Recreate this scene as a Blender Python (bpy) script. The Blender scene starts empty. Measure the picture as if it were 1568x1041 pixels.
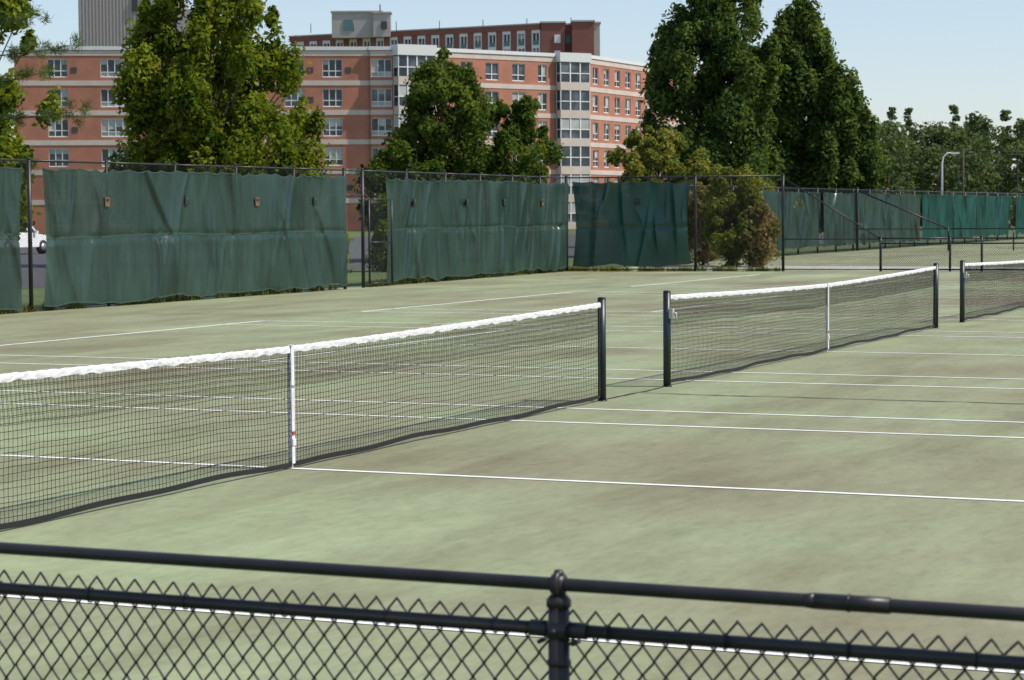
import bpy, math, random
import numpy as np
from mathutils import Matrix, Vector
random.seed(7); rng=np.random.default_rng(7)
sc=bpy.context.scene
sc.view_settings.view_transform='Standard'; sc.view_settings.look='None'; sc.view_settings.exposure=0

# ------------------------------------------------------------------ frames
TH=0.41235
COURT=Matrix.Translation((-1.65865,16.85791,0))@Matrix.Rotation(-TH,4,'Z')   # local x = t (across), y = s (along nets)
PITCH=14.748  # spacing of neighbouring courts

# ------------------------------------------------------------------ materials
def new_mat(name):
    m=bpy.data.materials.new(name); m.use_nodes=True
    nt=m.node_tree; b=nt.nodes['Principled BSDF']; return m,nt,b
def simple(name,col,rough=.6,metal=0,var=.12,scale=6,bump=0,spec=.5):
    m,nt,b=new_mat(name)
    tc=nt.nodes.new('ShaderNodeTexCoord'); n=nt.nodes.new('ShaderNodeTexNoise'); n.inputs['Scale'].default_value=scale; n.inputs['Detail'].default_value=6
    nt.links.new(tc.outputs['Object'],n.inputs['Vector'])
    r=nt.nodes.new('ShaderNodeValToRGB'); r.color_ramp.elements[0].position=.3; r.color_ramp.elements[1].position=.7
    r.color_ramp.elements[0].color=[max(0,c*(1-var)) for c in col]+[1]; r.color_ramp.elements[1].color=[min(1,c*(1+var)) for c in col]+[1]
    nt.links.new(n.outputs['Fac'],r.inputs['Fac']); nt.links.new(r.outputs['Color'],b.inputs['Base Color'])
    b.inputs['Roughness'].default_value=rough; b.inputs['Metallic'].default_value=metal
    b.inputs['Specular IOR Level'].default_value=spec
    if bump:
        bp=nt.nodes.new('ShaderNodeBump'); bp.inputs['Strength'].default_value=bump; bp.inputs['Distance'].default_value=.01
        nt.links.new(n.outputs['Fac'],bp.inputs['Height']); nt.links.new(bp.outputs['Normal'],b.inputs['Normal'])
    return m
def leaf_mat(name,dark,light,trans=.35):
    m,nt,b=new_mat(name); nt.nodes.remove(b); out=nt.nodes['Material Output']
    g=nt.nodes.new('ShaderNodeNewGeometry'); tc=nt.nodes.new('ShaderNodeTexCoord')
    n=nt.nodes.new('ShaderNodeTexNoise'); n.inputs['Scale'].default_value=.9; n.inputs['Detail'].default_value=2
    nt.links.new(tc.outputs['Object'],n.inputs['Vector'])
    a=nt.nodes.new('ShaderNodeMath'); a.operation='MULTIPLY_ADD'; a.inputs[1].default_value=.5; 
    nt.links.new(g.outputs['Random Per Island'],a.inputs[0]); 
    s=nt.nodes.new('ShaderNodeMath'); s.operation='MULTIPLY_ADD'; s.inputs[1].default_value=1.9; s.inputs[2].default_value=-.68
    nt.links.new(n.outputs['Fac'],s.inputs[0]); nt.links.new(s.outputs[0],a.inputs[2])
    r=nt.nodes.new('ShaderNodeValToRGB'); r.color_ramp.elements[0].position=.1; r.color_ramp.elements[1].position=1.
    r.color_ramp.elements[0].color=list(dark)+[1]; r.color_ramp.elements[1].color=list(light)+[1]
    nt.links.new(a.outputs[0],r.inputs['Fac'])
    d=nt.nodes.new('ShaderNodeBsdfDiffuse'); t=nt.nodes.new('ShaderNodeBsdfTranslucent')
    nt.links.new(r.outputs['Color'],d.inputs['Color']); 
    hs=nt.nodes.new('ShaderNodeMixRGB'); hs.blend_type='MULTIPLY'; hs.inputs[0].default_value=1; hs.inputs[2].default_value=(1.7,1.5,.5,1)
    nt.links.new(r.outputs['Color'],hs.inputs[1]); nt.links.new(hs.outputs[0],t.inputs['Color'])
    mx=nt.nodes.new('ShaderNodeMixShader'); mx.inputs[0].default_value=trans
    nt.links.new(d.outputs[0],mx.inputs[1]); nt.links.new(t.outputs[0],mx.inputs[2])
    nt.links.new(mx.outputs[0],out.inputs['Surface'])
    return m
def ramp(nt,fac,stops):
    r=nt.nodes.new('ShaderNodeValToRGB'); cr=r.color_ramp
    while len(cr.elements)<len(stops): cr.elements.new(.5)
    for e,(p,c) in zip(cr.elements,stops): e.position=p; e.color=list(c)+[1]
    nt.links.new(fac,r.inputs['Fac']); return r.outputs['Color']
def noise(nt,vec,scale,detail=5,rough=.55,dist=0):
    n=nt.nodes.new('ShaderNodeTexNoise'); n.inputs['Scale'].default_value=scale; n.inputs['Detail'].default_value=detail
    n.inputs['Roughness'].default_value=rough; n.inputs['Distortion'].default_value=dist
    nt.links.new(vec,n.inputs['Vector']); return n.outputs['Fac']
def mapping(nt,vec,scale,rot=(0,0,0)):
    m=nt.nodes.new('ShaderNodeMapping'); m.inputs['Scale'].default_value=scale; m.inputs['Rotation'].default_value=rot
    nt.links.new(vec,m.inputs['Vector']); return m.outputs[0]
def mix(nt,fac,a,b,mode='MIX'):
    x=nt.nodes.new('ShaderNodeMixRGB'); x.blend_type=mode
    for i,v in ((0,fac),(1,a),(2,b)):
        if isinstance(v,(int,float)): x.inputs[i].default_value=v
        elif isinstance(v,tuple): x.inputs[i].default_value=list(v)+[1]
        else: nt.links.new(v,x.inputs[i])
    return x.outputs[0]

# court surface
m_court,nt,b=new_mat('court_acrylic')
tc=nt.nodes.new('ShaderNodeTexCoord').outputs['Object']
base=ramp(nt,noise(nt,tc,.17,6,.62,.4),[(.36,(.220,.208,.130)),(.46,(.248,.256,.154)),(.55,(.262,.292,.170)),(.66,(.288,.332,.190))])
streak=ramp(nt,noise(nt,mapping(nt,tc,(.75,.13,1),(0,0,.25)),1.0,6,.62,.5),[(.36,(.74,.70,.66)),(.48,(.93,.92,.91)),(.58,(1,1,1)),(.7,(1.06,1.08,1.06))])
c=mix(nt,.85,base,streak,'MULTIPLY')
sp=ramp(nt,noise(nt,mapping(nt,tc,(1,.35,1)),1.6,8,.7),[(.3,(.78,.76,.74)),(.55,(1,1,1)),(.75,(1.1,1.1,1.08))])
c=mix(nt,.8,c,sp,'MULTIPLY')
fine=ramp(nt,noise(nt,mapping(nt,tc,(1,.4,1)),11,7,.8),[(.25,(.70,.70,.70)),(.5,(1,1,1)),(.8,(1.2,1.2,1.2))])
c=mix(nt,.9,c,fine,'MULTIPLY')
rust=ramp(nt,noise(nt,mapping(nt,tc,(2.2,1,1)),1.1,4,.6),[(.725,(0,0,0)),(.77,(1,1,1))])
c=mix(nt,rust,c,(.34,.2,.13))
nt.links.new(c,b.inputs['Base Color']); b.inputs['Roughness'].default_value=.85; b.inputs['Specular IOR Level'].default_value=.2
# line paint
m_line,nt,b=new_mat('line_paint')
tc=nt.nodes.new('ShaderNodeTexCoord').outputs['Object']
c=ramp(nt,noise(nt,tc,3,8,.75),[(.30,(.45,.47,.38)),(.43,(.74,.74,.71)),(.6,(.82,.82,.80))])
nt.links.new(c,b.inputs['Base Color']); b.inputs['Roughness'].default_value=.8
m_crack=simple('crack_dark',(.02,.022,.018),.95)
m_grass,nt,b=new_mat('grass_ground')
tc=nt.nodes.new('ShaderNodeTexCoord').outputs['Object']
c=ramp(nt,noise(nt,tc,.4,8,.7),[(.3,(.05,.08,.02)),(.55,(.08,.115,.03)),(.75,(.13,.14,.05))])
nt.links.new(c,b.inputs['Base Color']); b.inputs['Roughness'].default_value=.95
m_asph=simple('asphalt',(.06,.06,.062),.9,var=.25,scale=2)
m_conc=simple('concrete',(.42,.40,.36),.85,var=.15,scale=1.5)
m_black=simple('black_vinyl_coating',(.020,.017,.019),.40,var=.3,scale=9,spec=.4)
m_blackm=simple('black_wire',(.012,.012,.014),.5,var=.2)
m_cord=simple('net_cord',(.010,.010,.010),.85,var=.2)
m_white=simple('white_vinyl_band',(.68,.68,.69),.6,var=.14,scale=14)
m_postg=simple('post_dark_green_paint',(.012,.018,.017),.4,var=.3)
m_red=simple('red_tag',(.4,.06,.04),.6)
m_alu=simple('aluminium',(.5,.5,.5),.4,.8)
m_bark=simple('bark',(.07,.055,.04),.95,var=.35,scale=12)

def screen_mat(name,col,alpha):
    m,nt,b=new_mat(name); nt.nodes.remove(b); out=nt.nodes['Material Output']
    tc=nt.nodes.new('ShaderNodeTexCoord').outputs['Object']
    lo=tuple(x*.62 for x in col); hi=tuple(x*1.45 for x in col)
    c=ramp(nt,noise(nt,mapping(nt,tc,(1,1,.45)),1.2,7,.65),[(.3,lo),(.55,col),(.75,hi)])
    c2=ramp(nt,noise(nt,mapping(nt,tc,(6,6,.6)),1.2,5,.6),[(.3,(.82,.82,.82)),(.7,(1.18,1.18,1.18))])
    c=mix(nt,1.,c,c2,'MULTIPLY')
    d=nt.nodes.new('ShaderNodeBsdfDiffuse'); tr=nt.nodes.new('ShaderNodeBsdfTransparent'); gl=nt.nodes.new('ShaderNodeBsdfGlossy')
    gl.inputs['Roughness'].default_value=.32; gl.inputs['Color'].default_value=(.8,.85,.85,1)
    nt.links.new(c,d.inputs['Color'])
    g=nt.nodes.new('ShaderNodeMixShader'); g.inputs[0].default_value=.055; nt.links.new(d.outputs[0],g.inputs[1]); nt.links.new(gl.outputs[0],g.inputs[2])
    e=nt.nodes.new('ShaderNodeMixShader'); e.inputs[0].default_value=alpha; nt.links.new(g.outputs[0],e.inputs[1]); nt.links.new(tr.outputs[0],e.inputs[2])
    nt.links.new(e.outputs[0],out.inputs['Surface']); return m
m_scr=screen_mat('windscreen_green_mesh',(.026,.054,.043),.045)
m_scr2=screen_mat('windscreen_new_green',(.008,.058,.045),.03)
m_seam=simple('screen_seam',(.030,.068,.052),.6)
m_patch=simple('screen_flap_dark',(.02,.02,.02),.7)
m_patcho=simple('screen_flap_orange',(.16,.09,.05),.7)

# ------------------------------------------------------------------ mesh builder
class B:
    def __init__(s): s.v=[]; s.f=[]; s.m=[]; s.n=0; s.sm=[]
    def add(s,verts,faces,mat=0,smooth=False):
        verts=np.asarray(verts,float).reshape(-1,3); s.v.append(verts)
        for f in faces: s.f.append([i+s.n for i in f]); s.m.append(mat); s.sm.append(smooth)
        s.n+=len(verts)
    def box(s,c,size,mat=0,rz=0):
        x,y,z=[k/2 for k in size]; cr,sr=math.cos(rz),math.sin(rz); vs=[]
        for dz in (-z,z):
            for dx,dy in ((-x,-y),(x,-y),(x,y),(-x,y)): vs.append((c[0]+dx*cr-dy*sr,c[1]+dx*sr+dy*cr,c[2]+dz))
        s.add(vs,[(3,2,1,0),(4,5,6,7),(0,1,5,4),(1,2,6,5),(2,3,7,6),(3,0,4,7)],mat)
    def tube(s,pts,r,n=8,mat=0,cap=True,smooth=True):
        pts=np.asarray(pts,float); N=len(pts); rr=np.full(N,r) if np.isscalar(r) else np.asarray(r,float)
        vs=[]; prev=None
        for i in range(N):
            d=pts[min(i+1,N-1)]-pts[max(i-1,0)]; d=d/(np.linalg.norm(d)+1e-9)
            ref=np.array([0,0,1.]) if abs(d[2])<.9 else np.array([1.,0,0])
            if prev is not None: ref=prev
            a=np.cross(ref,d); a/=np.linalg.norm(a)+1e-9; b2=np.cross(d,a); prev=b2
            for k in range(n):
                t=2*math.pi*k/n; vs.append(pts[i]+rr[i]*(math.cos(t)*a+math.sin(t)*b2))
        fs=[]
        for i in range(N-1):
            for k in range(n):
                k2=(k+1)%n; fs.append((i*n+k,i*n+k2,(i+1)*n+k2,(i+1)*n+k))
        if cap: fs.append(tuple(range(n-1,-1,-1))); fs.append(tuple((N-1)*n+k for k in range(n)))
        s.add(vs,fs,mat,smooth)
    def obj(s,name,mats,M=None,parent=None):
        me=bpy.data.meshes.new(name); V=np.concatenate(s.v) if s.v else np.zeros((0,3))
        me.from_pydata(V.tolist(),[],s.f); me.polygons.foreach_set('material_index',s.m); me.polygons.foreach_set('use_smooth',s.sm)
        for m in mats: me.materials.append(m)
        me.update(); o=bpy.data.objects.new(name,me); sc.collection.objects.link(o)
        if M is not None: o.matrix_world=M
        if parent: o.parent=parent
        return o
def fast_quads(name,V,mats,matidx=None,M=None,parent=None):
    """V: (N,4,3) quads"""
    N=len(V); me=bpy.data.meshes.new(name); me.vertices.add(N*4); me.vertices.foreach_set('co',V.reshape(-1).astype(np.float32))
    me.loops.add(N*4); me.loops.foreach_set('vertex_index',np.arange(N*4,dtype=np.int32))
    me.polygons.add(N); me.polygons.foreach_set('loop_start',np.arange(0,N*4,4,dtype=np.int32))
    if matidx is not None: me.polygons.foreach_set('material_index',matidx.astype(np.int32))
    for m in mats: me.materials.append(m)
    me.update(calc_edges=True); o=bpy.data.objects.new(name,me); sc.collection.objects.link(o)
    if M is not None: o.matrix_world=M
    if parent: o.parent=parent
    return o
def empty(name,M=None):
    e=bpy.data.objects.new(name,None); sc.collection.objects.link(e)
    if M is not None: e.matrix_world=M
    return e
def sheet(name,x0,x1,y0,y1,z,mat,M=None):
    b=B(); b.add([(x0,y0,z),(x1,y0,z),(x1,y1,z),(x0,y1,z)],[(0,1,2,3)]); return b.obj(name,[mat],M)

# ------------------------------------------------------------------ ground
sheet('ground',-1500,1500,-300,2500,-.012,m_grass)
sheet('parking_lot',-75,-27,-40,160,-.006,m_asph,COURT)
sheet('court_surface',-18.9,45,-9.9,56.5,0,m_court,COURT)
sheet('far_court_surface',-18.9,60,60,160,-.004,m_court,COURT)
sheet('path',-18.9,60,56.6,59.9,-.004,m_conc,COURT)

b=B()
def strip(x0,x1,y0,y1): b.add([(x0,y0,.004),(x1,y0,.004),(x1,y1,.004),(x0,y1,.004)],[(0,1,2,3)])
w=.032
for k in range(4):
    s0=k*PITCH
    for ds in (-5.485,5.485): strip(-11.885,11.885,s0+ds-w,s0+ds+w)
    for ds in (-4.115,4.115): strip(-11.835,11.835,s0+ds-w,s0+ds+w)
    for dt in (-11.86,11.86):
        for a,c_ in ((-5.46,-4.14),(-4.09,4.09),(4.14,5.46)): strip(dt-.045,dt+.045,s0+a,s0+c_)
    for dt in (-6.4,6.4): strip(dt-w,dt+w,s0-4.09,s0+4.09)
    strip(-6.37,6.37,s0-w,s0+w)
b.obj('court_line_markings',[m_line],COURT)
# cracks
b=B()
def crack(p0,p1,wd,jit,n):
    P=[np.array(p0)*(1-i/n)+np.array(p1)*(i/n) for i in range(n+1)]
    d=np.array(p1)-np.array(p0); d/=np.linalg.norm(d); nn=np.array([-d[1],d[0]]); off=0; vs=[]
    for p in P:
        off=off*.85+random.uniform(-jit,jit); q=p+nn*off; ww=wd*random.uniform(.5,1.3)
        vs+= [(q[0]-nn[0]*ww,q[1]-nn[1]*ww,.006),(q[0]+nn[0]*ww,q[1]+nn[1]*ww,.006)]
    b.add(vs,[(2*i,2*i+1,2*i+3,2*i+2) for i in range(n)])
crack((.05,7.45),(30,7.1),.022,.02,220); crack((-.02,6.5),(.0,8.25),.016,.01,20); crack((5.9,7.3),(6.6,8.3),.012,.04,14); crack((6.0,7.7),(5.2,6.9),.010,.03,12)
crack((-16,22.2),(0,22.0),.014,.02,120); crack((-16,-2.6),(-9,7.2),.010,.05,60)
b.obj('surface_crack',[m_crack],COURT)

# ------------------------------------------------------------------ tennis nets
def net(k):
    s0=k*PITCH; E=empty('tennis_net',COURT@Matrix.Translation((0,s0,0)))
    L=6.4; hp=.995; hc=.92
    def top(y): return hc+(hp-hc)*(abs(y)/L)**1.35
    bot0=.045
    ph=rng.uniform(0,6.28,8)
    def bot(y): return bot0+.008*math.sin(y*1.7+ph[0])+.006*math.sin(y*4.1+ph[1])
    b=B()
    for sg in (-1,1):
        y=sg*(L+.0); b.tube([(0,y,0),(0,y,1.035)],.042,16,0); b.tube([(0,y,1.035),(0,y,1.05)],[.045,.03],16,0)
        b.tube([(0,y,0),(0,y,.012)],.052,16,0)
        for z in (.12,.5,.94): b.tube([(0.0,y-sg*.05,z),(0,y-sg*.085,z)],.010,6,0)
        b.tube([(0,y-sg*.056,.05),(0,y-sg*.056,.98)],.007,6,0)
    b.box((.05,-L,.80),(.05,.055,.11),2); b.tube([(.07,-L,.80),(.11,-L,.80)],.012,8,1); b.tube([(.11,-L,.80),(.11,-L,.70)],.007,8,2); b.box((.0,-L,.985),(.03,.10,.05),0)
    o=b.obj('posts',[m_postg,m_alu,m_conc],None,E)
    pitch=.0445; nx=int(2*(L-.06)/pitch); ys=np.linspace(-(L-.07),L-.07,nx+1); nr=20
    top_a=np.array([top(y)-.035 for y in ys]); bot_a=np.array([bot(y) for y in ys])
    fr=np.linspace(0,1,nr+1)
    yy=ys[:,None]+np.zeros(nr+1)[None,:]
    wob=np.cumsum(rng.normal(0,.0022,(nx+1,nr+1)),axis=0); wob-=np.linspace(0,1,nx+1)[:,None]*wob[-1]
    sag=(.005*np.sin(ys*2.3+ph[2])+.004*np.sin(ys*5.9+ph[3]))[:,None]*np.sin(fr*math.pi)[None,:]
    zz=bot_a[:,None]+(top_a-bot_a)[:,None]*fr[None,:]+sag+.30*wob*np.sin(fr*math.pi)[None,:]+rng.normal(0,.0012,(nx+1,nr+1))
    yw=yy+rng.normal(0,.0020,(nx+1,nr+1))+ .006*np.sin(fr*9+ph[4])[None,:]*np.sin(ys*1.1+ph[5])[:,None]
    xx=.010*np.sin(ys*1.3+ph[6])[:,None]*np.sin(fr*math.pi)[None,:]+.004*np.sin(ys*3.1+ph[7])[:,None]*np.sin(fr*math.pi)[None,:]
    P=np.stack([xx,yw,zz],-1); r=.0019
    def ribbons(A,Bp,off1,off2):
        q=[]
        for off in (off1,off2):
            o_=np.array(off); q.append(np.stack([A-o_,Bp-o_,Bp+o_,A+o_],-2))
        return np.concatenate([x.reshape(-1,4,3) for x in q])
    H=ribbons(P[:-1],P[1:],(0,0,r),(r,0,0)); V=ribbons(P[:,:-1],P[:,1:],(0,r,0),(r,0,0))
    Q=[H,V]
    P2=P[:,14:]+np.array([.006,.006,-.010]); Q+= [ribbons(P2[:-1],P2[1:],(0,0,r*.8),(r*.8,0,0)),ribbons(P2[:,:-1],P2[:,1:],(0,r*.8,0),(r*.8,0,0))]
    fast_quads('net_mesh',np.concatenate(Q),[m_cord],None,None,E)
    b=B(); n=260; yb=np.linspace(-(L-.07),L-.07,n+1); vs=[]
    for y in yb:
        z=bot(y); vs+=[(.006,y,z-.022),(.006,y,z+.014),(-.006,y,z+.014),(-.006,y,z-.022)]
    fs=[]
    for i in range(n):
        a=4*i
        for j in range(4): fs.append((a+j,a+(j+1)%4,a+4+(j+1)%4,a+4+j))
    b.add(vs,fs,0)
    for sg in (-1,1): b.box((0,sg*(L-.075),.5),(.012,.03,.86),0)
    b.obj('bottom_band',[m_cord],None,E)
    b=B(); n=1300; vs=[]; yb=np.linspace(-(L-.05),L-.05,n+1)
    ruf=np.zeros(n+1)
    for fq,am in ((17,.0030),(31,.0038),(47,.0040),(83,.0030)): ruf+=am*np.sin(yb*fq+rng.uniform(0,6)+1.8*np.sin(yb*2.7+rng.uniform(0,6)))*(.6+.4*np.sin(yb*1.9+rng.uniform(0,6)))
    lo=np.zeros(n+1)
    for fq,am in ((13,.0026),(23,.003),(37,.0026)): lo+=am*np.sin(yb*fq+rng.uniform(0,6)+1.2*np.sin(yb*3+rng.uniform(0,6)))
    prof=[(-.008,0),(-.010,.016),(-.010,.030),(-.008,.042),(0,.050),(.008,.042),(.010,.030),(.010,.016),(.008,0)]
    m=len(prof)
    for i,y in enumerate(yb):
        t=top(y)-.046
        for j,(px,pz) in enumerate(prof):
            sgn=1 if px>=0 else -1
            i2=min(n,max(0,i+int((pz-.02)*900)))   # slanting puckers
            vs.append((px+sgn*max(-.006,ruf[i2])*(.5+pz*14),y,t+pz+(lo[i] if pz<.01 else ruf[i]*.45)))
    fs=[]
    for i in range(n):
        for j in range(m-1): fs.append((i*m+j,i*m+j+1,(i+1)*m+j+1,(i+1)*m+j))
    b.add(vs,fs,0,True)
    b.obj('headband',[m_white],None,E)
    b=B(); b.box((.016,0,.48),(.004,.045,.88),0); b.box((-.016,0,.48),(.004,.045,.88),0); b.box((0,0,hc+.008),(.036,.047,.006),0)
    b.box((.021,0,.27),(.006,.050,.025),1); b.box((.021,.003,.20),(.008,.045,.05),0); b.tube([(0,0,0),(0,0,.06)],.012,8,2); b.box((.019,0,.62),(.003,.049,.02),2)
    b.obj('centre_strap',[m_white,m_red,m_alu],None,E)
for k in range(4): net(k)

# ------------------------------------------------------------------ chain link
def link(P0,P1,ztop,zbot,pitch,r,name,parent,M,thick3d=False,step=None):
    """woven zig-zag wires between P0,P1 (local xy); pitch = half diamond width"""
    P0=np.array(P0,float); P1=np.array(P1,float); L=np.linalg.norm(P1-P0); d=(P1-P0)/L; nrm=np.array([-d[1],d[0]])
    step=step or pitch
    nc=int(L/pitch)
    quads=[]
    zt=ztop if callable(ztop) else (lambda u:ztop)
    ztmax=max(zt(0),zt(1)); ns=int((ztmax-zbot)/step+1e-6)
    k=np.arange(ns+1); z=zbot+k*step
    for c_ in range(nc):
        par=(k+c_)%2
        x=c_*pitch+np.where(par==0,-pitch*.06,pitch*1.06)
        y=np.where(par==0,r*.8,-r*.8)
        m=z<=zt(c_/nc)+1e-6
        xs=x[m]; zs=z[m]; ys=y[m]
        if len(xs)<2: continue
        quads.append(np.stack([P0[0]+d[0]*xs+nrm[0]*ys,P0[1]+d[1]*xs+nrm[1]*ys,zs],-1))
    if thick3d:
        b=B()
        for q in quads:
            pts=[]
            q=q+np.concatenate([rng.normal(0,.0006,(len(q),2)),rng.normal(0,.0009,(len(q),1))],1)
            for i in range(len(q)):
                if 0<i<len(q)-1:
                    pts.append(q[i]*.84+q[i-1]*.16); pts.append(q[i]*.93+(q[i-1]+q[i+1])*.035); pts.append(q[i]*.84+q[i+1]*.16)
                else: pts.append(q[i])
            b.tube(pts,r,6,0)
        return b.obj(name,[m_black],M,parent)
    A=np.concatenate([q[:-1] for q in quads]); Bq=np.concatenate([q[1:] for q in quads])
    dd=Bq-A; o=np.stack([-dd[:,2]*d[0],-dd[:,2]*d[1],dd[:,0]*d[0]+dd[:,1]*d[1]],-1); o/=np.linalg.norm(o,axis=1)[:,None]; o*=r
    return fast_quads(name,np.stack([A-o,Bq-o,Bq+o,A+o],1),[m_blackm],None,M,parent)

# foreground fence (parallel to side line, s=-9.69)
E=empty('chain_link_fence',COURT@Matrix.Translation((0,-9.69,0)))
b=B()
R=.0165
posts_t=[.17,3.17,6.17,9.17,12.17]
zt,z2=1.0,.888
for p in posts_t:
    b.tube([(p,0,0),(p,0,.955)],.0265,20,0)
    b.tube([(p,0,.945),(p,0,.962),(p,0,.975)],[.031,.031,.020],20,0)
    ring=[(p,.027*math.cos(a)*1.0,zt+.027*math.sin(a)) for a in np.linspace(0,2*math.pi,17)]
    b.tube(ring,.0095,8,0,False); b.tube([(p-.016,0,zt),(p+.016,0,zt)],.0245,16,0)
    b.tube([(p,0,zt+.02),(p,0,zt+.036)],[.016,.010],12,0)
    b.tube([(p,0,z2-.020),(p,0,z2+.020)],.0305,20,0)
    for sg in (-1,1):
        b.tube([(p+sg*.026,0,z2),(p+sg*.075,0,z2)],.0205,14,0); b.tube([(p+sg*.045,-.02,z2-.03),(p+sg*.045,.02,z2-.03)],.006,8,0)
    b.tube([(p,-.035,z2+.0),(p,-.045,z2)],.008,6,0)
    b.tube([(p,0,.80),(p,0,.812)],.030,20,0); b.tube([(p,0,.45),(p,0,.462)],.030,20,0)
b.tube([(.0,0,zt),(13,0,zt)],R,18,0)
for a in range(len(posts_t)-1): b.tube([(posts_t[a],0,z2),(posts_t[a+1],0,z2)],R,18,0)
b.tube([(6.82,0,zt),(7.0,0,zt)],.0195,18,0); b.tube([(6.90,0,zt),(6.905,0,zt)],.0215,18,0)
b.tube([(6.795,0,zt),(6.82,0,zt)],[.0168,.0195],18,0)
b.tube([(0,0,.06),(13,0,.06)],.004,6,0)
for i in range(44):
    x=.3+i*.3; b.tube([(x,.02*math.cos(a),z2+.02*math.sin(a)) for a in np.linspace(0,6.28,13)],.0022,5,0,False)
b.obj('rails_and_posts',[m_black],None,E)
link((.2,.021),(12.2,.021),.935,.935-.0375*24,.0303,.0032,'wire_mesh',E,None,True,step=.0375)

# ---- tall back fence
def pole(b,x,y,h,r=.038,cap=True):
    b.tube([(x,y,0),(x,y,h)],r,10,0); b.tube([(x,y,h),(x,y,h+.03),(x,y,h+.05)],[r*1.15,r*.9,r*.2],10,0)
def tt(s): # fence line drifts outward slightly
    return -18.2-.8*max(0,(s-35)/17)
Ht=3.0
E=empty('tall_perimeter_fence',COURT)
b=B()
sposts=[-6,-3,0,3,6,9,12,15,18.6,22.15]+[24.85,27.5,30.1,32.8,35.4,36.5]+[39.3,42,44.6,47.2,49.6,52]
for s in sposts: pole(b,tt(s)-.02,s,Ht,.045 if s in (22.15,35.4,36.5,52) else .03)
for a,c_ in zip(sposts[:-1],sposts[1:]):
    b.tube([(tt(a)-.02,a,Ht-.02),(tt(c_)-.02,c_,Ht-.02)],.022,8,0)
    if not (a==35.4): b.tube([(tt(a)-.02,a,.06),(tt(c_)-.02,c_,.06)],.012,6,0); 
b.tube([(tt(35.4),35.4,2.35),(tt(36.5),36.5,2.35)],.02,8,0)
E0=(-19.0,52.0); E1=(-12.2,53.2)
rp=[0,.6,1.0]
for u in rp: pole(b,E0[0]+(E1[0]-E0[0])*u,E0[1]+(E1[1]-E0[1])*u,Ht,.045)
b.tube([(*E0,Ht-.02),(*E1,Ht-.02)],.022,8,0); b.tube([(*E0,.06),(*E1,.06)],.015,6,0)
E2=(-9.2,53.6)
pole(b,E2[0],E2[1],1.05,.04); b.tube([(*E1,Ht-.08),(*E2,1.0)],.022,8,0); b.tube([(*E1,1.0),(*E2,1.0)],.018,8,0); b.tube([(*E1,.06),(*E2,.06)],.015,6,0)
b.obj('posts_and_rails',[m_black],None,E)
link((tt(-6),-6),(tt(35.4),35.4),Ht-.02,.06,.036,.0019,'mesh_a',E,None)
link((tt(36.5),36.5),(tt(52),52),Ht-.02,.06,.036,.0019,'mesh_b',E,None)
link(E0,E1,Ht-.02,.06,.036,.0024,'mesh_c',E,None)
link(E1,E2,lambda u:Ht-.1-(Ht-1.1)*u,.06,.036,.0024,'mesh_d',E,None)
# open gate leaf
G=empty('fence_gate',COURT); b=B()
g0=np.array([tt(36.5),36.62]); gd=np.array([.15,1.0]); gd/=np.linalg.norm(gd); g1=g0+gd*1.0
for p in (g0,g1): b.tube([(p[0]+.1,p[1],.08),(p[0]+.1,p[1],2.25)],.028,8,0)
for z in (.1,1.15,2.25): b.tube([(g0[0]+.1,g0[1],z),(g1[0]+.1,g1[1],z)],.022,8,0)
b.obj('frame',[m_black],None,G); link(g0+np.array([.1,0]),g1+np.array([.1,0]),2.25,.1,.036,.0024,'mesh',G,None)

# low fence
E=empty('low_chain_link_fence',COURT); b=B(); lp=[E2,(-7.1,53.85),(-6.15,53.95),(-3.2,54.3),(0,54.7),(3,55),(6,55.4),(9,55.8),(12,56.1)]
for p in lp[1:]: pole(b,p[0],p[1],1.06,.036)
for a,c_ in zip(lp[:-1],lp[1:]):
    for z in (1.02,.86,.06): b.tube([(*a,z),(*c_,z)],.024,8,0)
b.obj('posts_and_rails',[m_black],None,E)
link(lp[0],lp[-1],1.0,.06,.036,.0034,'mesh',E,None)

# far fence (next battery of courts)
E=empty('far_perimeter_fence',COURT); b=B()
for s in np.arange(58,150,3.0): pole(b,-19.3,s,2.85,.04)
b.tube([(-19.3,58,2.83),(-19.3,148,2.83)],.025,8,0)
pole(b,-19.1,88,2.9,.06)
b.tube([(-19.1,88,2.8),(-14.9,88.3,1.0)],.04,8,0); b.tube([(-14.9,88.3,0),(-14.9,88.3,1.05)],.04,8,0); b.tube([(-14.9,88.3,1.0),(-2,89.8,1.0)],.03,8,0); b.tube([(-19.3,88,1.0),(-14.9,88.3,1.0)],.025,8,0)
for t in (-12,-9,-6,-3): b.tube([(t,88.7,0),(t,88.7,1.0)],.035,8,0)
b.obj('posts_and_rails',[m_black],None,E)
link((-19.3,58),(-19.3,148),2.82,.06,.055,.0028,'mesh',E,None)

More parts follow.
